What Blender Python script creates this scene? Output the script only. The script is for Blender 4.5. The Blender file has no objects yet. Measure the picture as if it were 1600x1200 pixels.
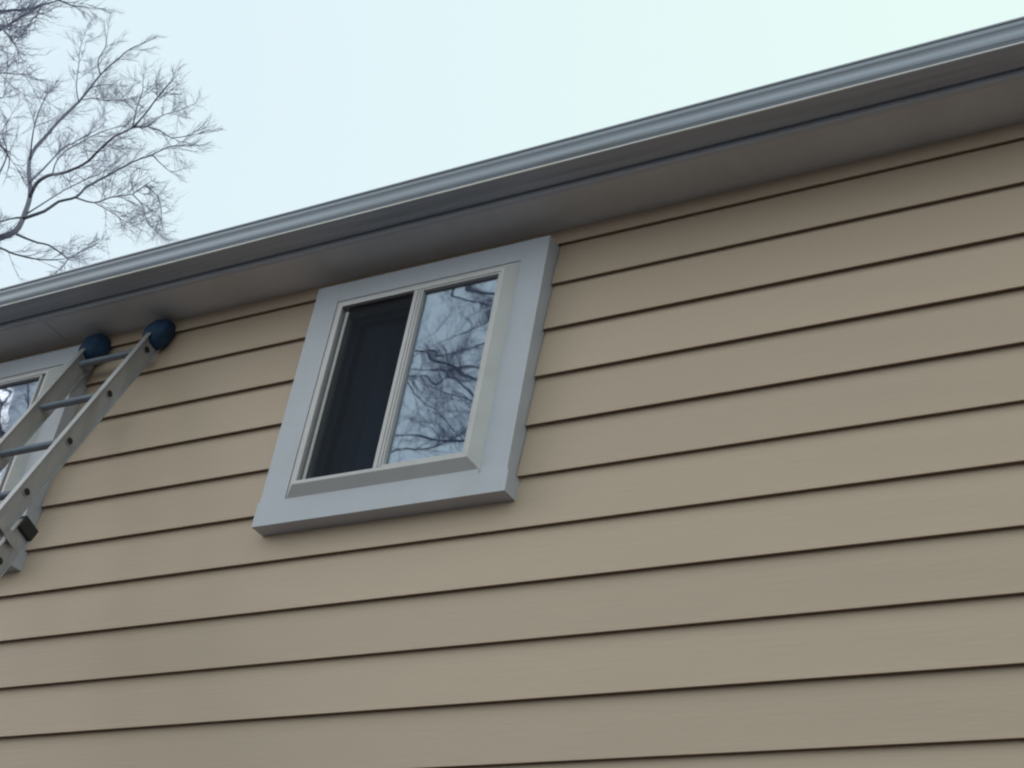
import bpy, math, random
from mathutils import Vector, Matrix
random.seed(7)
scene = bpy.context.scene
C = scene.collection

# ---------------------------------------------------------------- camera
# ground is z = 0, the clad wall stands in the plane y = 0, x runs along the wall
cam_data = bpy.data.cameras.new('camera')
cam_data.sensor_width = 36.0
cam_data.lens = 36.0 * 2530.46 / 1600.0
cam_data.clip_start = 0.05
cam_data.clip_end = 3000.0
cam = bpy.data.objects.new('camera', cam_data)
C.objects.link(cam)
R_, U_, B_ = Vector((0.85682, 0.49117, 0.1569)), Vector((0.15759, -0.53918, 0.82731)), Vector((0.49095, -0.68413, -0.53938))
M4 = Matrix((R_, U_, B_)).transposed().to_4x4()
M4.translation = Vector((0.0, -3.8244, 1.568))
cam.matrix_world = M4
scene.camera = cam

# ---------------------------------------------------------------- sky, sun, exposure
SUN_EL, SUN_AZ = math.radians(21), math.radians(252)     # azimuth clockwise from +y
world = bpy.data.worlds.new('World')
scene.world = world
world.use_nodes = True
wn, wl = world.node_tree.nodes, world.node_tree.links
wn.clear()
w_out = wn.new('ShaderNodeOutputWorld')
w_bg = wn.new('ShaderNodeBackground')
w_bg.inputs['Strength'].default_value = 0.12
sky = wn.new('ShaderNodeTexSky')
sky.sky_type = 'NISHITA'
sky.sun_disc = False
sky.sun_elevation = SUN_EL
sky.sun_rotation = SUN_AZ
sky.air_density = 1.4
sky.dust_density = 4.0
tc = wn.new('ShaderNodeTexCoord')
cn = wn.new('ShaderNodeTexNoise')
cn.inputs['Scale'].default_value = 0.9
cn.inputs['Detail'].default_value = 3.0
cr = wn.new('ShaderNodeValToRGB')                          # the overcast deck, faintly uneven
cr.color_ramp.elements[0].position = 0.10
cr.color_ramp.elements[0].color = (6.25, 7.35, 8.35, 1)
cr.color_ramp.elements[1].position = 0.50
cr.color_ramp.elements[1].color = (6.95, 8.45, 8.0, 1)
sx = wn.new('ShaderNodeSeparateXYZ')
ma = wn.new('ShaderNodeMath'); ma.operation = 'MULTIPLY_ADD'; ma.inputs[1].default_value = 0.55; ma.inputs[2].default_value = 0.35
mb_ = wn.new('ShaderNodeMath'); mb_.operation = 'ADD'
mc_ = wn.new('ShaderNodeMath'); mc_.operation = 'MULTIPLY'; mc_.inputs[1].default_value = 0.5
mx = wn.new('ShaderNodeMix')
mx.data_type = 'RGBA'
mx.inputs['Factor'].default_value = 0.95
wl.new(tc.outputs['Generated'], cn.inputs['Vector'])
wl.new(tc.outputs['Generated'], sx.inputs['Vector'])
wl.new(sx.outputs['X'], ma.inputs[0])
wl.new(cn.outputs['Fac'], mc_.inputs[0])
wl.new(ma.outputs['Value'], mb_.inputs[0]); wl.new(mc_.outputs['Value'], mb_.inputs[1])
wl.new(mb_.outputs['Value'], cr.inputs['Fac'])
wl.new(sky.outputs['Color'], mx.inputs['A'])
wl.new(cr.outputs['Color'], mx.inputs['B'])
wl.new(mx.outputs['Result'], w_bg.inputs['Color'])
wl.new(w_bg.outputs['Background'], w_out.inputs['Surface'])

sun_data = bpy.data.lights.new('sun', 'SUN')
sun_data.energy = 0.65
sun_data.angle = math.radians(34)
sun_data.color = (1.0, 0.95, 0.88)
sun = bpy.data.objects.new('sun', sun_data)
C.objects.link(sun)
sdir = Vector((math.sin(SUN_AZ) * math.cos(SUN_EL), math.cos(SUN_AZ) * math.cos(SUN_EL), math.sin(SUN_EL)))
sun.rotation_euler = sdir.to_track_quat('Z', 'Y').to_euler()
sun.location = sdir * 60

scene.view_settings.view_transform = 'Standard'
scene.view_settings.look = 'None'
scene.view_settings.exposure = 0.0
scene.view_settings.gamma = 1.0
scene.view_settings.use_curve_mapping = False
scene.cycles.max_bounces = 8
scene.cycles.filter_width = 2.2          # a soft little camera

# ---------------------------------------------------------------- helpers
def obj(name, verts, faces, mat, parent=None, smooth=False, loc=None):
    me = bpy.data.meshes.new(name)
    me.from_pydata([tuple(v) for v in verts], [], faces)
    me.validate()
    if mat: me.materials.append(mat)
    if smooth:
        for p in me.polygons: p.use_smooth = True
    o = bpy.data.objects.new(name, me)
    C.objects.link(o)
    if loc: o.location = loc
    if parent: o.parent = parent
    return o

def root(name, loc, label, cat, group=None, kind=None):
    o = bpy.data.objects.new(name, None)
    o.empty_display_size = 0.2
    C.objects.link(o)
    o.location = loc
    o['label'] = label; o['category'] = cat
    if group: o['group'] = group
    if kind: o['kind'] = kind
    return o

class MB:
    def __init__(s): s.v, s.f = [], []
    def add(s, vs, fs):
        n = len(s.v); s.v += [tuple(v) for v in vs]; s.f += [tuple(i + n for i in f) for f in fs]
    def box(s, x0, x1, y0, y1, z0, z1):
        s.add([(x0,y0,z0),(x1,y0,z0),(x1,y1,z0),(x0,y1,z0),(x0,y0,z1),(x1,y0,z1),(x1,y1,z1),(x0,y1,z1)],
              [(0,3,2,1),(4,5,6,7),(0,1,5,4),(1,2,6,5),(2,3,7,6),(3,0,4,7)])
    def extrude_x(s, prof, xs, jit=0.0):
        """closed (y, z) profile swept along x"""
        n = len(prof); vs = []
        for x in xs:
            d = random.uniform(-jit, jit); e = random.uniform(-jit, jit) * .6
            vs += [(x, y + d, z + e) for y, z in prof]
        fs = []
        for i in range(len(xs) - 1):
            for j in range(n):
                a, b = i*n + j, i*n + (j+1) % n
                fs.append((a, a + n, b + n, b))
        fs.append(tuple(range(n))); fs.append(tuple(reversed(range((len(xs)-1)*n, len(xs)*n))))
        s.add(vs, fs)
    def ring(s, x0, x1, z0, z1, prof):
        """closed profile of (inset, y) swept round a rectangle with mitred corners"""
        n = len(prof); vs = []
        for cx, cz in ((0,0),(1,0),(1,1),(0,1)):
            for ins, y in prof:
                vs.append(((x1 - ins) if cx else (x0 + ins), y, (z1 - ins) if cz else (z0 + ins)))
        fs = []
        for i in range(4):
            for j in range(n):
                a, b = i*n + j, i*n + (j+1) % n
                c, d = ((i+1) % 4)*n + (j+1) % n, ((i+1) % 4)*n + j
                fs.append((a, b, c, d))
        s.add(vs, fs)
    def tube(s, pts, rad, sides=8, cap=True):
        pts = [Vector(p) for p in pts]; n = len(pts)
        rings = []
        prev = None
        for i, p in enumerate(pts):
            t = (pts[min(i+1, n-1)] - pts[max(i-1, 0)]).normalized()
            if prev is None:
                a = t.orthogonal().normalized()
            else:
                a = (prev - t * prev.dot(t))
                a = a.normalized() if a.length > 1e-6 else t.orthogonal().normalized()
            prev = a; b = t.cross(a)
            r = rad[i] if hasattr(rad, '__len__') else rad
            rings.append([p + (a*math.cos(2*math.pi*k/sides) + b*math.sin(2*math.pi*k/sides))*r for k in range(sides)])
        vs = [v for rr in rings for v in rr]
        fs = []
        for i in range(n - 1):
            for k in range(sides):
                a0, a1 = i*sides + k, i*sides + (k+1) % sides
                fs.append((a0, a1, a1 + sides, a0 + sides))
        if cap:
            fs.append(tuple(reversed(range(sides)))); fs.append(tuple(range((n-1)*sides, n*sides)))
        s.add(vs, fs)
    def build(s, name, mat, parent=None, smooth=False, org=(0,0,0)):
        ox, oy, oz = org
        return obj(name, [(x-ox, y-oy, z-oz) for x, y, z in s.v], s.f, mat, parent, smooth)

def bevel(o, w=0.002, seg=2):
    m = o.modifiers.new('bevel', 'BEVEL'); m.width = w; m.segments = seg; m.limit_method = 'ANGLE'; m.angle_limit = math.radians(35)

# ---------------------------------------------------------------- materials
def mat(name, col, rough=0.6, metal=0.0, var=0.08, nscale=6.0, bump=0.0, bscale=60.0, stretch=(1,1,1), dirt=None, dirt_amt=0.0, dscale=2.0, spec=0.5, rnd=0.0):
    m = bpy.data.materials.new(name); m.use_nodes = True
    n, l = m.node_tree.nodes, m.node_tree.links
    b = n['Principled BSDF']
    b.inputs['Roughness'].default_value = rough
    b.inputs['Metallic'].default_value = metal
    b.inputs['Specular IOR Level'].default_value = spec
    t = n.new('ShaderNodeTexCoord'); mp = n.new('ShaderNodeMapping'); mp.inputs['Scale'].default_value = stretch
    l.new(t.outputs['Object'], mp.inputs['Vector'])
    no = n.new('ShaderNodeTexNoise'); no.inputs['Scale'].default_value = nscale; no.inputs['Detail'].default_value = 5
    l.new(mp.outputs['Vector'], no.inputs['Vector'])
    r = n.new('ShaderNodeValToRGB')
    r.color_ramp.elements[0].position = .3; r.color_ramp.elements[1].position = .7
    r.color_ramp.elements[0].color = tuple(c*(1-var) for c in col) + (1,)
    r.color_ramp.elements[1].color = tuple(min(1, c*(1+var)) for c in col) + (1,)
    l.new(no.outputs['Fac'], r.inputs['Fac'])
    src = r.outputs['Color']
    if dirt:
        dn = n.new('ShaderNodeTexNoise'); dn.inputs['Scale'].default_value = dscale; dn.inputs['Detail'].default_value = 6; dn.inputs['Roughness'].default_value = .65
        l.new(mp.outputs['Vector'], dn.inputs['Vector'])
        dr = n.new('ShaderNodeMapRange'); dr.inputs['From Min'].default_value = .5; dr.inputs['From Max'].default_value = .75; dr.inputs['To Max'].default_value = dirt_amt
        l.new(dn.outputs['Fac'], dr.inputs['Value'])
        mi = n.new('ShaderNodeMix'); mi.data_type = 'RGBA'
        l.new(dr.outputs['Result'], mi.inputs['Factor']); l.new(src, mi.inputs['A']); mi.inputs['B'].default_value = tuple(dirt) + (1,)
        src = mi.outputs['Result']
    if rnd:                                # each board came from a slightly different batch of paint
        oi = n.new('ShaderNodeObjectInfo'); mr = n.new('ShaderNodeMapRange')
        mr.inputs['To Min'].default_value = 1-rnd; mr.inputs['To Max'].default_value = 1+rnd
        l.new(oi.outputs['Random'], mr.inputs['Value'])
        vm = n.new('ShaderNodeVectorMath'); vm.operation = 'SCALE'
        l.new(src, vm.inputs[0]); l.new(mr.outputs['Result'], vm.inputs['Scale']); src = vm.outputs['Vector']
    l.new(src, b.inputs['Base Color'])
    if bump:
        bn = n.new('ShaderNodeTexNoise'); bn.inputs['Scale'].default_value = bscale; bn.inputs['Detail'].default_value = 4
        l.new(mp.outputs['Vector'], bn.inputs['Vector'])
        bu = n.new('ShaderNodeBump'); bu.inputs['Strength'].default_value = 1.0; bu.inputs['Distance'].default_value = bump
        l.new(bn.outputs['Fac'], bu.inputs['Height']); l.new(bu.outputs['Normal'], b.inputs['Normal'])
    return m

M_SIDING = mat('beige_siding_paint', (0.555, 0.410, 0.322), .62, rnd=.05, var=.035, nscale=2.2, bump=.0012, bscale=26, stretch=(.35,1,3), dirt=(.42,.33,.26), dirt_amt=.16, dscale=2.3)
M_TRIM = mat('white_trim_paint', (0.54, 0.535, 0.61), .5, var=.03, nscale=5, bump=.0006, bscale=50, dirt=(.42,.42,.42), dirt_amt=.3, dscale=4)
M_FRAME = mat('cream_window_frame', (0.63, 0.58, 0.605), .45, var=.04, nscale=9, dirt=(.46,.42,.43), dirt_amt=.3, dscale=12)
M_GUTTER = mat('grey_white_gutter_enamel', (0.42, 0.44, 0.53), .34, var=.10, nscale=3, stretch=(.25,9,9), bump=.0006, bscale=9, dirt=(.22,.22,.24), dirt_amt=.65, dscale=4)
M_BEAD = mat('gutter_bead_highlight', (0.74, 0.68, 0.66), .35, var=.05, nscale=4, dirt=(.4,.37,.35), dirt_amt=.5, dscale=6)  # highlight on the gutter's bottom edge, put into a paler colour
M_SOFFIT = mat('off_white_soffit', (0.68, 0.66, 0.70), .6, var=.05, nscale=3, dirt=(.36,.31,.27), dirt_amt=.35, dscale=2)
M_ALU = mat('weathered_aluminium', (0.44, 0.42, 0.44), .42, .4, var=.10, nscale=14, bump=.0004, bscale=120, stretch=(1,1,.2), dirt=(.25,.23,.21), dirt_amt=.55, dscale=9)
M_RUNG = mat('shaded_rung_aluminium', (0.20, 0.21, 0.27), .5, .6, var=.1, nscale=14)  # darker than the rails: undersides mirroring the dim ground, put into the colour
M_RUBBER = mat('dark_blue_rubber', (0.011, 0.042, 0.105), .7, var=.35, nscale=22, bump=.006, bscale=28)
M_BLACK = mat('black_plastic_and_hole_shade', (0.012, 0.012, 0.014), .5)  # also stands in for the shade inside the hollow rung ends
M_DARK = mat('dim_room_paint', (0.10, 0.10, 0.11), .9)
M_CURTAIN = mat('navy_curtain_cloth', (0.34, 0.42, 0.66), .9, var=.15, nscale=8)
M_SHINGLE = mat('asphalt_shingle', (0.09, 0.085, 0.08), .95, var=.3, nscale=20, bump=.004, bscale=90)
M_CONC = mat('foundation_concrete', (0.34, 0.33, 0.31), .9, var=.1, nscale=5, bump=.003, bscale=60)
M_LAWN = mat('winter_lawn', (0.064, 0.058, 0.058), .95, var=.35, nscale=1.5, bump=.02, bscale=30, dirt=(.075,.06,.05), dirt_amt=.6, dscale=.6)
M_BARK = mat('grey_bark', (0.17, 0.165, 0.22), .9, var=.25, nscale=8, bump=.006, bscale=30, stretch=(1,1,.3))
M_TWIG = mat('pale_twig_bark', (0.33, 0.32, 0.46), .9, var=.15, nscale=8)

def glass_mat(name, refl, tint, wave):
    """window glass: mirrors the sky, lets the dim room through, slightly rippled as old glass is"""
    m = bpy.data.materials.new(name); m.use_nodes = True
    n, l = m.node_tree.nodes, m.node_tree.links
    n.clear()
    out = n.new('ShaderNodeOutputMaterial'); mixs = n.new('ShaderNodeMixShader')
    tr = n.new('ShaderNodeBsdfTransparent'); tr.inputs['Color'].default_value = (.7,.75,.78,1)
    gl = n.new('ShaderNodeBsdfGlossy'); gl.inputs['Roughness'].default_value = .015; gl.inputs['Color'].default_value = tuple(tint) + (1,)
    mixs.inputs[0].default_value = refl
    l.new(tr.outputs[0], mixs.inputs[1]); l.new(gl.outputs[0], mixs.inputs[2]); l.new(mixs.outputs[0], out.inputs['Surface'])
    t = n.new('ShaderNodeTexCoord'); mp = n.new('ShaderNodeMapping'); mp.inputs['Scale'].default_value = (1.0, 1.0, 1.8); mp.inputs['Rotation'].default_value = (0, .5, 0)
    l.new(t.outputs['Object'], mp.inputs['Vector'])
    no = n.new('ShaderNodeTexNoise'); no.inputs['Scale'].default_value = 2.4; no.inputs['Detail'].default_value = 1.2; no.inputs['Distortion'].default_value = .3
    l.new(mp.outputs['Vector'], no.inputs['Vector'])
    bu = n.new('ShaderNodeBump'); bu.inputs['Strength'].default_value = 1.0; bu.inputs['Distance'].default_value = wave
    l.new(no.outputs['Fac'], bu.inputs['Height']); l.new(bu.outputs['Normal'], gl.inputs['Normal'])
    return m
M_GLASS = glass_mat('rippled_window_glass', .32, (.80,.87,1.0), .00075)
M_GLASS_IN = glass_mat('inner_window_glass', .05, (.45,.55,.95), .0016)
def screen_mat():
    m = bpy.data.materials.new('insect_screen_mesh'); m.use_nodes = True
    n, l = m.node_tree.nodes, m.node_tree.links
    n.clear()
    out = n.new('ShaderNodeOutputMaterial'); mixs = n.new('ShaderNodeMixShader')
    tr = n.new('ShaderNodeBsdfTransparent'); df = n.new('ShaderNodeBsdfDiffuse'); df.inputs['Color'].default_value = (.035,.037,.045,1)
    mixs.inputs[0].default_value = .70
    l.new(tr.outputs[0], mixs.inputs[1]); l.new(df.outputs[0], mixs.inputs[2]); l.new(mixs.outputs[0], out.inputs['Surface'])
    return m
M_SCREEN = screen_mat()

E = 5.2                     # height of the topmost full siding lap above the lawn

# ---------------------------------------------------------------- ground
g = obj('lawn', [(-600,-600,0),(600,-600,0),(600,600,0),(-600,600,0)], [(0,1,2,3)], M_LAWN)
g['kind'] = 'structure'; g['label'] = 'winter lawn round the house'

# ---------------------------------------------------------------- house
house = root('house', (0,0,0), 'two storey house wall clad in beige lap siding with pale eave, gutter and windows', 'house')
XL, XR, YB = -8.5, 5.0, 8.0
W1 = 0.0; W2 = -2.284                      # offset of the two windows along the wall
OP = (-3.60, -2.76, E-1.0, E-0.10)         # rough opening
TR = (-3.704, -2.661, E-1.089, E-0.020)    # outside of the trim

# sheathing behind the siding, with the two rough openings left open
mb = MB()
xs = sorted([XL, XR, OP[0]+W2, OP[1]+W2, OP[0], OP[1]]); zs = [0.6, OP[2], OP[3], E+0.30]
for i in range(len(xs)-1):
    for j in range(3):
        if j == 1 and i in (1, 3): continue
        mb.box(xs[i], xs[i+1], .034, .15, zs[j], zs[j+1])
mb.build('wall', M_DARK, house)
mb = MB(); mb.box(XL+.02, XR-.02, .02, YB-.02, 0, .6); mb.build('foundation', M_CONC, house)
mb = MB(); mb.box(XL, XL+.15, .152, YB-.002, .6, E+.3); mb.build('end_wall', M_SIDING, house)
mb = MB(); mb.box(XR-.15, XR, .152, YB-.002, .6, E+.3); mb.build('end_wall', M_SIDING, house)
mb = MB(); mb.box(XL, XR, YB, YB+.15, .6, E+.3); mb.build('rear_wall', M_SIDING, house)
# gables and roof
RZ = E + .3 + (YB+.3)/2*math.tan(math.radians(20))
ym = (YB+.15)/2
for x in (XL, XR-.12):
    mb = MB(); mb.add([(x,0.04,E+.302),(x,YB+.1,E+.302),(x,ym,RZ-.2),(x+.12,0.04,E+.302),(x+.12,YB+.1,E+.302),(x+.12,ym,RZ-.2)],
                      [(0,2,1),(3,4,5),(0,1,4,3),(1,2,5,4),(2,0,3,5)]); mb.build('gable', M_SIDING, house)
s20 = math.tan(math.radians(20))
for s in (0, 1):
    y0, z0 = (-.235, E+.172) if s == 0 else (YB+.385, E+.172)
    zr = z0 + abs(ym-y0)*s20
    mb = MB(); pr = [(y0, z0), (ym, zr), (ym, zr+.03), (y0, z0+.03)]
    mb.extrude_x(pr, [XL-.3, XR+.3]); mb.build('roof_slope', M_SHINGLE, house)

# lap siding, one board per course, cut where a window's trim interrupts it
def board(x0, x1, zb, h):
    mb = MB()
    t = .0190 * (h+.015) / .215
    prof = [(0,0), (t, h+.015), (t+.005, h+.015), (.0055, .004), (.0055, 0)]
    n = max(2, int((x1-x0)/1.1)+1)
    mb.extrude_x(prof, [x0+(x1-x0)*i/(n-1) for i in range(n)], .0006)
    o = mb.build('siding_board', M_SIDING, house)
    o.location = (0, random.uniform(-.0006,.0006), zb + random.uniform(-.001,.001))
    return o
cuts = [(TR[0]+W2, TR[1]+W2), (TR[0], TR[1])]
board(XL, XR, E-.017, .085)
for k in range(1, 24):
    h = .183 if k == 1 else .2
    zb = E - .2*k
    if k <= 5:
        for a, b in ((XL, cuts[0][0]-.003), (cuts[0][1]+.003, cuts[1][0]-.003), (cuts[1][1]+.003, XR)):
            board(a, b, zb, h)
    else:
        board(XL, XR, zb, h)
for x in (XL, XR):
    mb = MB(); mb.box(x-.06, x+.06, -.02, .033, .6, E+.05); mb.build('corner_board', M_TRIM, house)

# eave: soffit panels, fascia with its lip, gutter
ex = [XL-.3, -5.13, -0.55, XR+.3]
for a, b in zip(ex[:-1], ex[1:]):
    if b - a < .1: continue
    mb = MB(); mb.box(a+.0015, b-.0015, -.203, .033, E+.052, E+.062)
    mb.build('soffit_panel', M_SOFFIT, house)
mb = MB(); prof = [(-.204, E+.060), (-.204, E+.040), (-.190, E+.040), (-.190, E+.045), (-.198, E+.046), (-.198, E+.19), (-.206, E+.19), (-.206, E+.06)]
prof = [(-.207, E+.040), (-.188, E+.040), (-.188, E+.0505), (-.2032, E+.0505), (-.2032, E+.17), (-.207, E+.17)]
mb.extrude_x(prof, [XL-.3, XR+.3]); mb.build('fascia', M_TRIM, house)
# K-style gutter, closed profile (outer skin then inner skin)
outer = [(-.2155, E+.166), (-.2155, E+.061), (-.298, E+.060), (-.3118, E+.0600), (-.3135, E+.0612), (-.3085, E+.0715), (-.3060, E+.0722), (-.3065, E+.0755), (-.3125, E+.0820),
         (-.3155, E+.0850), (-.3185, E+.0930), (-.3192, E+.1010), (-.3185, E+.1080), (-.3195, E+.1150), (-.3225, E+.1220), (-.3270, E+.1285), (-.3285, E+.1360),
         (-.3285, E+.1425), (-.3330, E+.1440), (-.3338, E+.1460), (-.3338, E+.1505), (-.3315, E+.1525), (-.3200, E+.1525)]
th = .0012
inner = [(y+th*1.5 if i > 1 else y-th, z+(th if i > 1 else 0)) for i, (y, z) in enumerate(outer)]
inner[-1] = (-.3200, E+.1500); inner[-2] = (-.3300, E+.1500); inner[1] = (-.2170, E+.0625); 
prof = outer + list(reversed(inner))
n = 30
mb = MB(); mb.extrude_x(prof, [XL-.32 + (XR-XL+.64)*i/n for i in range(n+1)], .0007)
gt = mb.build('gutter', M_GUTTER, house)
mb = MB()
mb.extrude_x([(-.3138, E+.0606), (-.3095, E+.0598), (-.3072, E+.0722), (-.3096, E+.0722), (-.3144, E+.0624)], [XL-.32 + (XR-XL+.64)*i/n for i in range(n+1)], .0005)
mb.build('gutter_highlight_strip', M_BEAD, gt)  # thin added strip, painted pale for the edge highlight
for x in (XL-.322, XR+.322):
    mb = MB(); mb.extrude_x(outer[:-1], [x-.001, x+.001]); mb.build('gutter_end_cap', M_GUTTER, gt)

# windows
def window(dx, ajar):
    x0, x1, z0, z1 = TR
    ix0, ix1, iz0, iz1 = -3.59, -2.77, E-.99, E-.108
    w = bpy.data.objects.new('window', None); C.objects.link(w); w.parent = house
    org = ((x0+x1)/2, 0, z0); w.location = (org[0]+dx, 0, org[2])
    def P(mbx, name, m, bev=0.0):
        o = mbx.build(name, m, w, org=org)
        if bev: bevel(o, bev)
        return o
    g = .0005
    def prism_y(pts, y0, y1):
        m_ = MB(); n = len(pts)
        m_.add([(x,y0,z) for x,z in pts] + [(x,y1,z) for x,z in pts],
               [tuple(range(n)), tuple(reversed(range(n, 2*n)))] + [((i+1) % n, i, i+n, (i+1) % n + n) for i in range(n)])
        return m_
    P(prism_y([(x0,iz0+.0005),(ix0-g,iz0+.0005),(ix0-g,z1),(x0,z1)], -.055, .033), 'trim_board', M_TRIM)
    P(prism_y([(ix1+g,z0+.0825),(x1,z0+.0825),(x1,z1),(ix1+g,z1)], -.055, .033), 'trim_board', M_TRIM)
    P(prism_y([(ix0,iz1+g),(ix1,iz1+g),(ix1,z1-.0006),(ix0,z1-.0006)], -.0547, .033), 'trim_board', M_TRIM)
    # bottom board, a hair proud and a touch longer, notched round the right-hand one
    P(prism_y([(x0-.004,z0),(x1+.009,z0),(x1+.009,z0+.082),(ix1,z0+.082),(ix1,iz0-g),(x0-.004,iz0-g)], -.0595, .033), 'trim_board', M_TRIM)
    # bevelled frame
    mb = MB(); mb.ring(ix0+.003, ix1, iz0, iz1-.003, [(0,.05),(0,-.0535),(.004,-.0565),(.038,-.0835),(.0405,-.085),(.053,-.085),(.054,-.0840),(.054,-.0775),(.046,-.0760),(.046,.05)])
    P(mb, 'window_frame', M_FRAME)
    fx0, fx1, fz0, fz1 = ix0+.054, ix1-.054, iz0+.054, iz1-.054
    # front (right-hand) sash with its meeting stile
    ms = -3.2; sh = -.026 if ajar else 0.0
    sx1 = fx1+.012+sh
    mb = MB(); mb.ring(ms+.030+sh, fx1-.0015+sh*.9, fz0+.001, fz1-.001, [(0,-.050),(0,-.080),(.002,-.0815),(.0085,-.0815),(.0095,-.0785),(.0095,-.050)])
    s1 = P(mb, 'sash', M_FRAME)
    zz0, zz1 = fz0+.001, fz1-.001
    pl = [(0,-.05),(0,-.0835),(.0155,-.0835),(.0165,-.0785),(.0215,-.0785),(.0225,-.0845),(.0295,-.0845),(.0295,-.05)]
    mb = MB(); nn = len(pl)
    mb.add([(ms+sh+a, y, zz0) for a, y in pl] + [(ms+sh+a, y, zz1) for a, y in pl],
           [tuple(range(nn)), tuple(reversed(range(nn, 2*nn)))] + [((q+1) % nn, q, q+nn, (q+1) % nn + nn) for q in range(nn)])
    o = mb.build('meeting_stile', M_FRAME, s1, org=org)
    mb = MB(); mb.box(ms+.041+sh, fx1-.0085+sh, -.0665, -.0625, fz0+.008, fz1-.008)
    o = mb.build('pane', M_GLASS, s1, org=org)
    # inner (left-hand) sash behind the insect screen
    mb = MB(); mb.ring(fx0-.010, ms+.06, fz0-.010, fz1+.010, [(0,.010),(0,-.018),(.014,-.018),(.014,.010)])
    s2 = P(mb, 'sash', M_FRAME)
    mb = MB(); mb.box(fx0-.006, ms+.046, -.006, -.002, fz0-.006, fz1+.006)
    mb.build('pane', M_GLASS_IN, s2, org=org)
    mb = MB(); mb.box(fx0+.014, fx0+.0245, -.066, -.056, fz0-.008, fz1-.020)
    sc = P(mb, 'insect_screen', M_FRAME)
    mb = MB(); mb.add([(fx0+.020,-.060,fz0-.010),(ms+.028,-.060,fz0-.010),(ms+.028,-.060,fz1+.010),(fx0+.020,-.060,fz1+.010)], [(0,1,2,3)])
    mb.build('screen_mesh', M_SCREEN, sc, org=org)
    # a blue curtain hanging half across inside
    mb = MB(); nC = 40; cv = []
    for q in range(nC+1):
        t_ = q/nC; xx = -3.62 + .62*t_; yy = .23 + .028*math.sin(t_*34 + .6*math.sin(t_*9)) + .01*math.sin(t_*71)
        cv += [(xx, yy, iz0-.25), (xx, yy, iz1+.06), (xx, yy+.003, iz0-.25), (xx, yy+.003, iz1+.06)]
    cf = []
    for q in range(nC):
        b0 = 4*q; cf += [(b0, b0+4, b0+5, b0+1), (b0+2, b0+3, b0+7, b0+6), (b0, b0+2, b0+6, b0+4), (b0+1, b0+5, b0+7, b0+3)]
    cf += [(0,1,3,2), (4*nC, 4*nC+2, 4*nC+3, 4*nC+1)]
    mb.add(cv, cf); o = mb.build('curtain', M_CURTAIN, w, True, org=org)
    # dim room behind
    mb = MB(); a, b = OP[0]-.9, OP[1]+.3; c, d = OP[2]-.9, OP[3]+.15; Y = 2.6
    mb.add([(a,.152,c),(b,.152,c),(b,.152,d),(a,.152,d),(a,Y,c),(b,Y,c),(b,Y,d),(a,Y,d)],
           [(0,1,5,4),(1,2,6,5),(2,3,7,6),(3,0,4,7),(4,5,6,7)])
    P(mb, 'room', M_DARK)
    return w
w = window(W1, False); w['label'] = 'sliding window with dark screened left half'
w = window(W2, True); w['label'] = 'sliding window behind the ladder, sash slightly ajar'

# ---------------------------------------------------------------- extension ladder
TH = .353
LP = Vector((-4.556, -.174, E-.433)); DN = Vector((0, -math.sin(TH), -math.cos(TH))); NO = Vector((0, -math.cos(TH), math.sin(TH)))
S_FOOT = (LP.z) / math.cos(TH)
foot = LP + DN*S_FOOT + Vector((-.185,0,0))
ladder = root('extension_ladder', tuple(foot), 'aluminium extension ladder with dark blue rubber end mitts leaning on the siding', 'ladder')
def L(x, a, s):                            # x across, a outwards from the wall, s down the rail from the second rung
    return LP + Vector((x,0,0)) + NO*a + DN*s - foot
def lad_prism(mb, poly, s0, s1):
    n = len(poly)
    vs = [L(x,a,s0) for x,a in poly] + [L(x,a,s1) for x,a in poly]
    fs = [(i, (i+1) % n, (i+1) % n + n, i+n) for i in range(n)] + [tuple(reversed(range(n))), tuple(range(n, 2*n))]
    mb.add(vs, fs)
def ibeam(cx, ca, hw, hd, side):
    # channel: web towards `side` hidden edge, flanges both ways
    t, f = .0022, .004
    return [(cx-hw,ca+hd),(cx+hw,ca+hd),(cx+hw,ca+hd-f),(cx+t,ca+hd-f),(cx+t,ca-hd+f),(cx+hw,ca-hd+f),(cx+hw,ca-hd),(cx-hw,ca-hd),(cx-hw,ca-hd+f),(cx-t,ca-hd+f),(cx-t,ca+hd-f),(cx-hw,ca+hd-f)]
WD = .370
def rung(x0, x1, ca, s, name='rung'):
    mb = MB()
    mb.tube([L(x0-.004,ca,s), L(x1+.004,ca,s)], .0155, 14, cap=False)
    mb.tube([L(x0-.004,ca,s), L(x1+.004,ca,s)], .0125, 14, cap=False)
    n = 14
    for e in (0, 1):
        o1, o2 = e*n, 2*n + e*n
        mb.f += [(o1+k, o1+(k+1) % n, o2+(k+1) % n, o2+k) for k in range(n)]
    r = mb.build(name, M_RUNG, ladder, True)
    for x, q in ((x0, -1), (x1, 1)):
        mb = MB(); mb.tube([L(x-.0062,ca,s), L(x+.0062,ca,s)], .0185, 14); mb.build('rung_collar', M_ALU, r)
        mb = MB(); mb.tube([L(x-q*.012,ca,s), L(x+q*.0068,ca,s)], .0145, 14); mb.build('rung_hole_shade', M_BLACK, r)  # black disc painted in for the shade inside the open rung end
SP = .306
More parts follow.
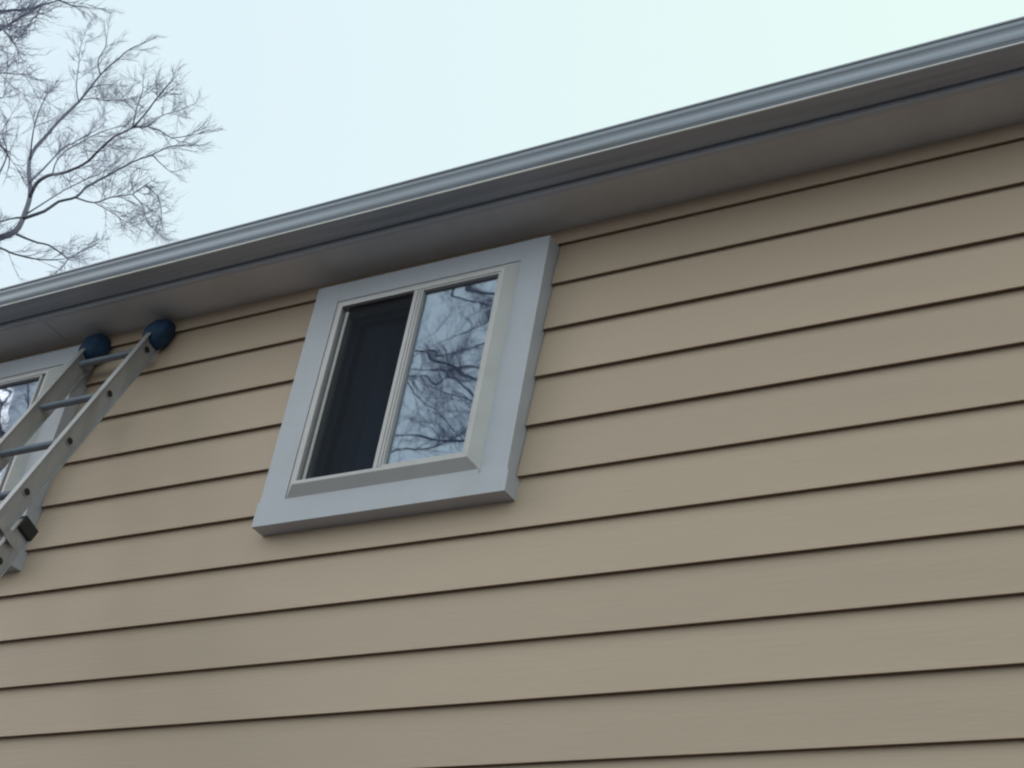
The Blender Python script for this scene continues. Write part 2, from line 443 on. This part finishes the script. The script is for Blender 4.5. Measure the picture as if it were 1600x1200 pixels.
for x, sgn in ((0, 1), (-WD, -1)):
    mb = MB(); lad_prism(mb, ibeam(x, -.001, .0140, .041, sgn), -.375, 3.05)
    mb.build('fly_rail', M_ALU, ladder)
    mb = MB(); lad_prism(mb, ibeam(x-sgn*.006, -.098, .0145, .042, sgn), .70, S_FOOT-.06)
    br = mb.build('base_rail', M_ALU, ladder)
    # end cap, guide bracket and foot of the base section
    mb = MB(); bx = x - sgn*.006
    lad_prism(mb, [(bx-.018,-.058),(bx+.018,-.058),(bx+.018,-.142),(bx-.018,-.142)], .675, .735); o = mb.build('end_cap', M_BLACK, br); bevel(o, .006, 3)
    mb = MB()
    c0, c1 = bx+sgn*.0165, bx+sgn*.0205
    lad_prism(mb, [(c0,-.100),(c1,-.100),(c1,-.040),(c0+sgn*.012,-.020),(c0+sgn*.012,.020),(c0+sgn*.008,.020),(c0+sgn*.008,-.022),(c0,-.038)], .775, .815)
    mb.build('guide_bracket', M_ALU, br)
    mb = MB(); lad_prism(mb, [(bx-.03,-.06),(bx+.03,-.06),(bx+.03,-.14),(bx-.03,-.14)], S_FOOT-.08, S_FOOT-.035); o = mb.build('rubber_foot', M_BLACK, br); bevel(o, .006)
for k in range(-1, 10):
    rung(-WD, 0, 0.0, k*SP)
for k in range(14):
    rung(-WD+.006, -.006, -.098, .885 + k*SP)
# padded mitts over the rail tops
for x in (0, -WD):
    mb = MB(); nu, nv = 36, 22; vs = []
    for j in range(nv+1):
        ph = math.pi*j/nv
        for i in range(nu):
            a = 2*math.pi*i/nu
            def se(v, e): return math.copysign(abs(v)**e, v)
            rr = math.sin(ph)**.75
            X = .064*rr*se(math.cos(a), .8); A = .054*rr*se(math.sin(a), .8); S = -.076*se(math.cos(ph), .85)
            k = 1 - .12*max(0, S/.076)
            wob = 1 + (.05*math.sin(3*a+x*9) + .035*math.sin(7*a+2.5*ph+x*5) + .02*math.sin(11*a-6*ph)) * math.sin(ph)
            q_ = L(x + X*k*wob, -.002 + A*k*wob, -.420 + S)
            q_.y = min(q_.y, -.002 - foot.y)          # pressed flat where it touches the siding
            vs.append(q_)
    fs = [(j*nu+i, j*nu+(i+1) % nu, (j+1)*nu+(i+1) % nu, (j+1)*nu+i) for j in range(nv) for i in range(nu)]
    mb.add(vs, fs); mb.build('end_mitt', M_RUBBER, ladder, True)

# ---------------------------------------------------------------- bare trees
TREE_A = [
  [[-15.3,6.0,13.12,0.0445],[-15.26,6.14,13.32,0.0386],[-15.44,6.29,13.74,0.0353],[-15.69,6.43,14.26,0.0327],[-16.15,6.57,14.94,0.0304],[-16.48,6.71,15.39,0.028],[-16.69,6.86,15.8,0.0256],[-16.74,7.0,16.23,0.0231],[-16.77,7.14,16.68,0.0207],[-16.78,7.29,17.1,0.0182],[-16.86,7.43,17.54,0.0158],[-16.94,7.57,17.98,0.0134],[-16.92,7.71,18.4,0.011],[-16.89,7.86,18.79,0.0086],[-16.79,8.0,19.03,0.0061]],
  [[-15.67,6.2,14.71,0.0128],[-15.41,5.96,14.73,0.0099],[-15.13,5.72,14.74,0.0081],[-14.78,5.48,14.71,0.0066],[-14.39,5.24,14.6,0.0052],[-13.97,5.0,14.3,0.0039]],
  [[-16.54,7.3,17.59,0.0116],[-16.58,7.2,17.79,0.008],[-16.4,7.1,17.94,0.0058],[-16.33,7.0,18.13,0.0039]],
  [[-16.5,7.1,16.85,0.0104],[-16.98,7.28,17.49,0.0081],[-17.39,7.45,18.21,0.0067],[-17.82,7.63,18.91,0.0054],[-18.12,7.8,19.57,0.0042]],
  [[-16.52,7.2,17.22,0.0095],[-16.75,7.55,17.69,0.0062],[-16.89,7.9,18.03,0.004]],
  [[-16.46,7.1,16.87,0.0094],[-15.8,6.83,16.44,0.0066],[-15.06,6.57,15.91,0.0048],[-14.32,6.3,15.45,0.0034]],
  [[-15.04,6.0,13.73,0.0286],[-14.78,5.85,13.76,0.0245],[-14.37,5.7,13.64,0.0217],[-13.97,5.55,13.42,0.0192],[-13.5,5.4,13.23,0.0171],[-13.07,5.25,13.11,0.0152],[-12.72,5.1,13.07,0.0135],[-12.34,4.95,13.01,0.0119],[-11.89,4.8,12.87,0.0103],[-11.56,4.65,12.83,0.009],[-11.26,4.5,12.83,0.0077],[-10.95,4.35,12.8,0.0065]],
  [[-14.31,5.7,13.64,0.0103],[-14.56,5.85,14.0,0.0087],[-14.72,6.0,14.38,0.0077],[-14.67,6.15,14.67,0.0067],[-14.6,6.3,14.93,0.0059],[-14.51,6.45,15.14,0.0051],[-14.43,6.6,15.26,0.0043]],
  [[-15.32,6.1,14.12,0.0146],[-15.41,6.32,14.67,0.0115],[-15.6,6.54,15.15,0.0095],[-15.6,6.76,15.55,0.0078],[-15.63,6.98,15.93,0.0061],[-15.84,7.2,16.33,0.0046]],
  [[-12.03,4.9,13.0,0.0107],[-11.95,5.02,13.09,0.0084],[-11.88,5.14,13.12,0.007],[-11.78,5.26,13.08,0.0058],[-11.62,5.38,13.17,0.0047]],
  [[-12.03,4.9,13.0,0.0086],[-11.66,4.6,12.9,0.0058],[-11.27,4.3,12.76,0.004],[-10.9,4.0,12.5,0.0026]],
  [[-11.78,4.9,12.94,0.0071],[-11.3,4.67,12.74,0.005],[-10.78,4.43,12.42,0.0036],[-10.29,4.2,12.13,0.0026]],
  [[-14.99,6.0,13.35,0.0242],[-14.76,6.09,13.48,0.0206],[-14.68,6.18,13.69,0.0185],[-14.5,6.27,13.78,0.0166],[-14.51,6.36,14.02,0.0149],[-14.33,6.45,14.23,0.0134],[-14.19,6.55,14.43,0.0119],[-14.08,6.64,14.6,0.0104],[-13.95,6.73,14.72,0.009],[-13.83,6.82,14.89,0.0077],[-13.58,6.91,14.94,0.0063]],
  [[-14.54,6.3,13.81,0.0131],[-13.85,6.08,13.36,0.0098],[-13.27,5.86,13.1,0.0078],[-12.6,5.64,12.79,0.0061],[-12.15,5.42,12.61,0.0048],[-11.77,5.2,12.39,0.0035]],
  [[-14.95,6.0,13.42,0.0121],[-15.14,6.32,13.93,0.0098],[-15.34,6.64,14.44,0.0083],[-15.47,6.96,14.91,0.007],[-15.58,7.28,15.37,0.0058],[-15.8,7.6,15.93,0.0046]],
  [[-13.74,6.0,13.27,0.0078],[-13.14,5.83,12.83,0.0055],[-12.54,5.67,12.37,0.004],[-12.16,5.5,12.16,0.0029]],
  [[-12.41,5.5,12.62,0.0087],[-11.86,5.27,12.11,0.0058],[-11.4,5.03,11.59,0.004],[-10.9,4.8,11.14,0.0026]],
  [[-11.99,5.3,12.47,0.0071],[-11.94,5.47,12.43,0.0052],[-11.97,5.63,12.32,0.0039],[-12.13,5.8,12.28,0.0029]],
  [[-13.78,6.6,14.57,0.0083],[-13.78,6.8,14.56,0.006],[-13.79,7.0,14.61,0.0046],[-13.87,7.2,14.84,0.0034]],
  [[-15.0,6.0,13.1,0.016],[-14.93,6.2,13.13,0.0132],[-14.84,6.4,13.18,0.0113],[-14.83,6.6,13.21,0.0098],[-14.93,6.8,13.31,0.0084],[-14.97,7.0,13.59,0.0072],[-15.0,7.2,13.88,0.006]],
  [[-14.61,5.5,12.45,0.0173],[-14.71,5.68,12.56,0.0138],[-14.65,5.86,12.59,0.0116],[-14.5,6.04,12.61,0.0097],[-14.42,6.22,12.71,0.008],[-14.45,6.4,12.87,0.0064]],
  [[-14.93,6.8,13.31,0.0083],[-14.97,6.8,13.2,0.0057],[-15.15,6.8,13.0,0.0041]],
  [[-15.0,6.0,13.37,0.0162],[-14.9,5.8,13.17,0.0122],[-14.8,5.6,12.93,0.0098],[-14.63,5.4,12.63,0.0077]],
  [[-14.3,5.0,12.79,0.0151],[-14.27,5.0,13.09,0.0109],[-14.3,5.0,13.41,0.0083],[-14.57,5.0,13.81,0.0061],[-14.55,5.0,14.05,0.0039]],
]
TREE_B = [
  [[-12.56,3.0,13.11,0.0202],[-12.41,3.1,13.2,0.0164],[-12.33,3.2,13.29,0.0141],[-12.24,3.3,13.37,0.0121],[-12.23,3.4,13.53,0.0103],[-12.12,3.5,13.66,0.0086],[-12.21,3.6,13.91,0.007]],
  [[-12.12,3.5,13.66,0.0111],[-12.11,3.65,13.73,0.0069],[-12.04,3.8,13.81,0.0042]],
  [[-12.33,3.0,12.77,0.0166],[-12.33,3.12,12.98,0.0123],[-12.38,3.25,13.12,0.0096],[-12.6,3.37,13.49,0.0074],[-12.83,3.5,13.86,0.0053]],
  [[-12.06,3.3,13.36,0.0102],[-11.9,3.2,13.05,0.0069],[-11.84,3.1,12.83,0.0049],[-11.82,3.0,12.69,0.0033]],
  [[-12.41,3.0,12.94,0.0167],[-11.88,2.87,12.55,0.0115],[-11.42,2.75,12.12,0.0083],[-10.99,2.62,11.68,0.0057],[-10.67,2.5,11.29,0.0035]],
  [[-12.09,3.0,12.12,0.0097],[-11.45,2.83,11.72,0.0064],[-10.81,2.67,11.33,0.0044],[-10.39,2.5,11.03,0.0029]],
  [[-11.5,3.0,11.05,0.0152],[-11.49,3.17,11.09,0.0097],[-11.51,3.33,11.05,0.0062],[-11.73,3.5,11.09,0.0031]],
  [[-11.93,3.0,11.93,0.0127],[-11.97,3.25,11.94,0.0069],[-12.35,3.5,12.36,0.0033]],
]
MIRROR_TREE = [
  [[-11.49,-9.42,12.65,0.0225],[-10.71,-8.93,12.25,0.0206],[-10.12,-8.49,11.87,0.019],[-9.82,-8.44,11.73,0.0179],[-9.92,-8.81,12.03,0.0176],[-10.13,-9.33,12.47,0.0173],[-10.19,-9.6,12.71,0.0168],[-9.82,-9.42,12.6,0.0156]],
  [[-11.49,-9.45,12.54,0.0163],[-11.23,-9.59,12.57,0.0163],[-10.66,-9.28,12.24,0.0158],[-9.93,-8.76,11.74,0.015],[-9.47,-8.42,11.45,0.0145],[-9.34,-8.52,11.53,0.0145],[-9.42,-8.99,11.83,0.0149]],
  [[-11.58,-9.59,12.57,0.0185],[-11.11,-9.46,12.34,0.0171],[-10.52,-8.99,11.9,0.0154],[-9.94,-8.52,11.48,0.0138],[-9.72,-8.42,11.35,0.0127],[-9.91,-8.75,11.66,0.0121],[-10.23,-9.27,12.15,0.0117]],
  [[-11.23,-9.58,13.99,0.0212],[-10.67,-9.22,13.51,0.0204],[-9.99,-8.7,12.9,0.0194],[-9.56,-8.41,12.5,0.0187],[-9.41,-8.56,12.45,0.0187],[-9.48,-9.05,12.7,0.0192]],
  [[-10.28,-8.75,13.19,0.0355],[-10.51,-9.27,13.57,0.0397],[-10.53,-9.59,13.78,0.0434],[-10.12,-9.46,13.51,0.0455],[-9.48,-8.98,12.93,0.0463]],
  [[-10.64,-8.92,11.9,0.0116],[-10.83,-9.41,12.05,0.0119],[-10.72,-9.6,11.97,0.0119],[-10.3,-9.33,11.61,0.0115],[-9.77,-8.81,11.07,0.011],[-9.3,-8.44,10.59,0.0106],[-9.11,-8.49,10.38,0.0105]],
  [[-11.36,-9.45,11.27,0.0158],[-11.25,-9.59,11.31,0.0165],[-10.78,-9.28,11.13,0.0166],[-9.98,-8.76,10.7,0.0164],[-9.49,-8.42,10.49,0.0164],[-9.39,-8.52,10.66,0.0171],[-9.52,-8.99,11.16,0.0184]],
  [[-10.66,-8.92,12.05,0.0116],[-10.7,-9.41,12.65,0.0112],[-10.59,-9.6,12.91,0.0105],[-10.1,-9.33,12.78,0.0095],[-9.57,-8.81,12.41,0.0083],[-9.16,-8.44,12.15,0.0073]],
  [[-10.22,-8.92,11.74,0.0114],[-10.33,-9.41,11.96,0.0117],[-10.2,-9.6,11.98,0.0117],[-9.83,-9.33,11.69,0.0114]],
  [[-10.29,-8.45,11.96,0.0075],[-10.39,-8.86,12.46,0.0065],[-10.58,-9.37,13.04,0.0054],[-10.61,-9.6,13.48,0.0041]],
  [[-10.26,-8.45,10.73,0.0073],[-10.4,-8.86,11.23,0.0063],[-10.6,-9.37,11.51,0.0052],[-10.59,-9.6,11.58,0.0039]],
  [[-18.87,-9.58,13.88,0.0259],[-18.38,-9.22,13.5,0.0272],[-17.66,-8.7,12.92,0.028],[-17.27,-8.41,12.55,0.0292],[-17.5,-8.56,12.6,0.0314],[-18.28,-9.05,12.94,0.0346]],
  [[-18.62,-9.17,13.36,0.0303],[-17.75,-8.65,12.76,0.0289],[-17.23,-8.4,12.24,0.028],[-17.34,-8.6,12.17,0.0282],[-17.85,-9.1,12.35,0.0291]],
  [[-18.52,-9.45,13.73,0.0204],[-18.63,-9.59,13.86,0.0206],[-18.14,-9.28,13.57,0.02]],
]

def rnd_unit():
    while True:
        v = Vector((random.uniform(-1,1), random.uniform(-1,1), random.uniform(-1,1)))
        if .1 < v.length < 1: return v.normalized()
def smooth_line(pts, sub=3):
    P = [Vector(p[:3]) for p in pts]; R = [p[3] for p in pts]; out, rad = [], []
    for i in range(len(P)-1):
        p0, p1, p2, p3 = P[max(i-1,0)], P[i], P[i+1], P[min(i+2, len(P)-1)]
        for k in range(sub):
            t = k/sub
            q = .5*((2*p1) + (p2-p0)*t + (2*p0-5*p1+4*p2-p3)*t*t + (3*p1-p0-3*p2+p3)*t**3)
            w = .004 if i else 0
            out.append(q + Vector((random.uniform(-w,w), random.uniform(-w,w), random.uniform(-w,w)))); rad.append(R[i]+(R[i+1]-R[i])*t)
    out.append(P[-1]); rad.append(R[-1])
    return out, rad
def twig(mb, p, d, ln, r, lvl, up):
    n = 4; pts = [p.copy()]; q = p.copy(); dd = d.copy()
    for i in range(n):
        dd = (dd + rnd_unit()*.13 + Vector((0,0,up))*.10).normalized()
        q = q + dd*ln/n; pts.append(q.copy())
        if lvl > 0:
            for _ in range(2 if lvl == 2 else random.choice((1,2))):
                sd = (dd*1.1 + rnd_unit()*.62).normalized()
                twig(mb, q, sd, ln*random.uniform(.38,.62), r*.6, lvl-1, up)
    mb.tube(pts, [r, r*.85, r*.7, r*.5, r*.3], 3, cap=False)
def make_tree(label, base, trunk, limbs, dens, tw, group='bare trees round the house', gap=.3, tl=1.0):
    t = root('bare_tree', base, label, 'tree', group)
    mb = MB(); P, Rr = smooth_line(trunk, 3); mb.tube(P, Rr, 12); mb.build('trunk', M_BARK, t, True, org=base)
    tm = MB()
    for pts in limbs:
        P, Rr = smooth_line(pts, 3)
        mb = MB(); mb.tube(P, Rr, 7); mb.build('branch', M_BARK, t, True, org=base)
        tot = sum((P[i+1]-P[i]).length for i in range(len(P)-1)); acc = 0; nxt = tot*gap
        for i in range(len(P)-1):
            seg = P[i+1]-P[i]; acc += seg.length
            while nxt < acc:
                f = nxt/tot
                d = (seg.normalized()*1.0 + rnd_unit()*.68).normalized()
                ln = random.uniform(.45,1.05)*tl*(1.0 - .45*f) if tot > 1 else random.uniform(.3,.6)*tl
                twig(tm, P[i+1] - seg*random.random(), d, ln, min(tw, Rr[i]*.7), 2 if random.random() < .6 else 1, .3)
                nxt += dens*random.uniform(.5,1.5)
        twig(tm, P[-1], (P[-1]-P[-3]).normalized(), (.40*tl), min(tw, Rr[-1]), 2, .3)
    if tm.v:
        o = tm.build('twigs', M_TWIG, t, org=base); o['kind'] = 'stuff'
    return t

# beyond the far end of the house, its limbs reaching into view above the gutter
baseA = (-18.4, 6.4, 0.0)
trunkA = [(-18.4,6.4,-.1,.26),(-18.35,6.4,3,.22),(-18.5,6.3,6,.19),(-18.4,6.2,9,.16),(-18.2,6.1,11.2,.13)]
links = [[(-18.3,6.15,10.8,.09),(-17.2,6.0,12.0,.075),(-16.2,6.0,12.8,.058),(-15.3,6.0,13.12,.0445)],
         [(-18.2,6.1,11.2,.12),(-19.2,6.5,13.2,.09),(-20.0,6.9,16.0,.06),(-20.6,7.0,19.0,.02)],
         [(-18.25,6.1,11.0,.09),(-18.9,5.2,13.0,.07),(-19.2,4.2,15.5,.04),(-19.6,3.6,17.5,.015)],
         [(-18.3,6.2,10.0,.06),(-16.8,5.8,11.4,.04),(-15.6,5.5,12.1,.025),(-14.61,5.5,12.45,.0173)]]
make_tree('bare leafless tree whose long forked limb reaches over the gutter at left', baseA, trunkA, links + TREE_A, .12, .0042, gap=.28, tl=.62)
# nearer tree, only its outermost branches reach the frame
baseB = (-15.2, 3.1, 0.0)
trunkB = [(-15.2,3.1,-.1,.20),(-15.1,3.1,4,.16),(-15.2,3.0,8,.12),(-15.0,3.0,12,.07),(-15.3,3.0,15,.03)]
hub = (-15.0, 3.0, 11.0)
linksB = [[(-15.1,3.0,9.0+.35*i,.05),(-14.2,3.0,9.0+.35*i+(b[0][2]-9-.35*i)*.55,.035),tuple(b[0][:3])+(b[0][3],)] for i, b in enumerate(TREE_B) if i != 1]
make_tree('bare tree at the picture edge showing only branch tips in the upper left corner', baseB, trunkB, linksB + TREE_B, .15, .0050, gap=.1, tl=.6)
# trees across the yard that the window glass mirrors
MIRROR_TREE = [[(x, y, z, r*.62) for x, y, z, r in b] for b in MIRROR_TREE]
for base, sel, hz in (((-7.2,-9.6,0.0), MIRROR_TREE[:11], 8.5), ((-15.6,-9.4,0.0), MIRROR_TREE[11:], 9.0)):
    bx, by, _ = base
    trunk = [(bx,by,-.1,.26),(bx+.1,by,3,.22),(bx,by+.1,6,.18),(bx-.1,by,hz,.13),(bx+.3,by-.4,hz+4,.05),(bx+.2,by-.3,hz+6,.02)]
    lk = []
    for i, b in enumerate(sel):
        e0, e1 = b[0], b[-1]; e = e1 if e1[0] > e0[0] else e0
        s = (bx-.05, by, hz-.8+.25*i, .05)
        lk.append([s, ((bx+e[0])/2, (by+e[1])/2, (s[2]+e[2])/2+.2, .5*(.05+e[3])), tuple(e)])
    make_tree('bare tree across the yard mirrored in the %s window' % ('larger' if len(sel) > 5 else 'far left'), base, trunk, lk + sel, .17, .0040, gap=.15, tl=.8)
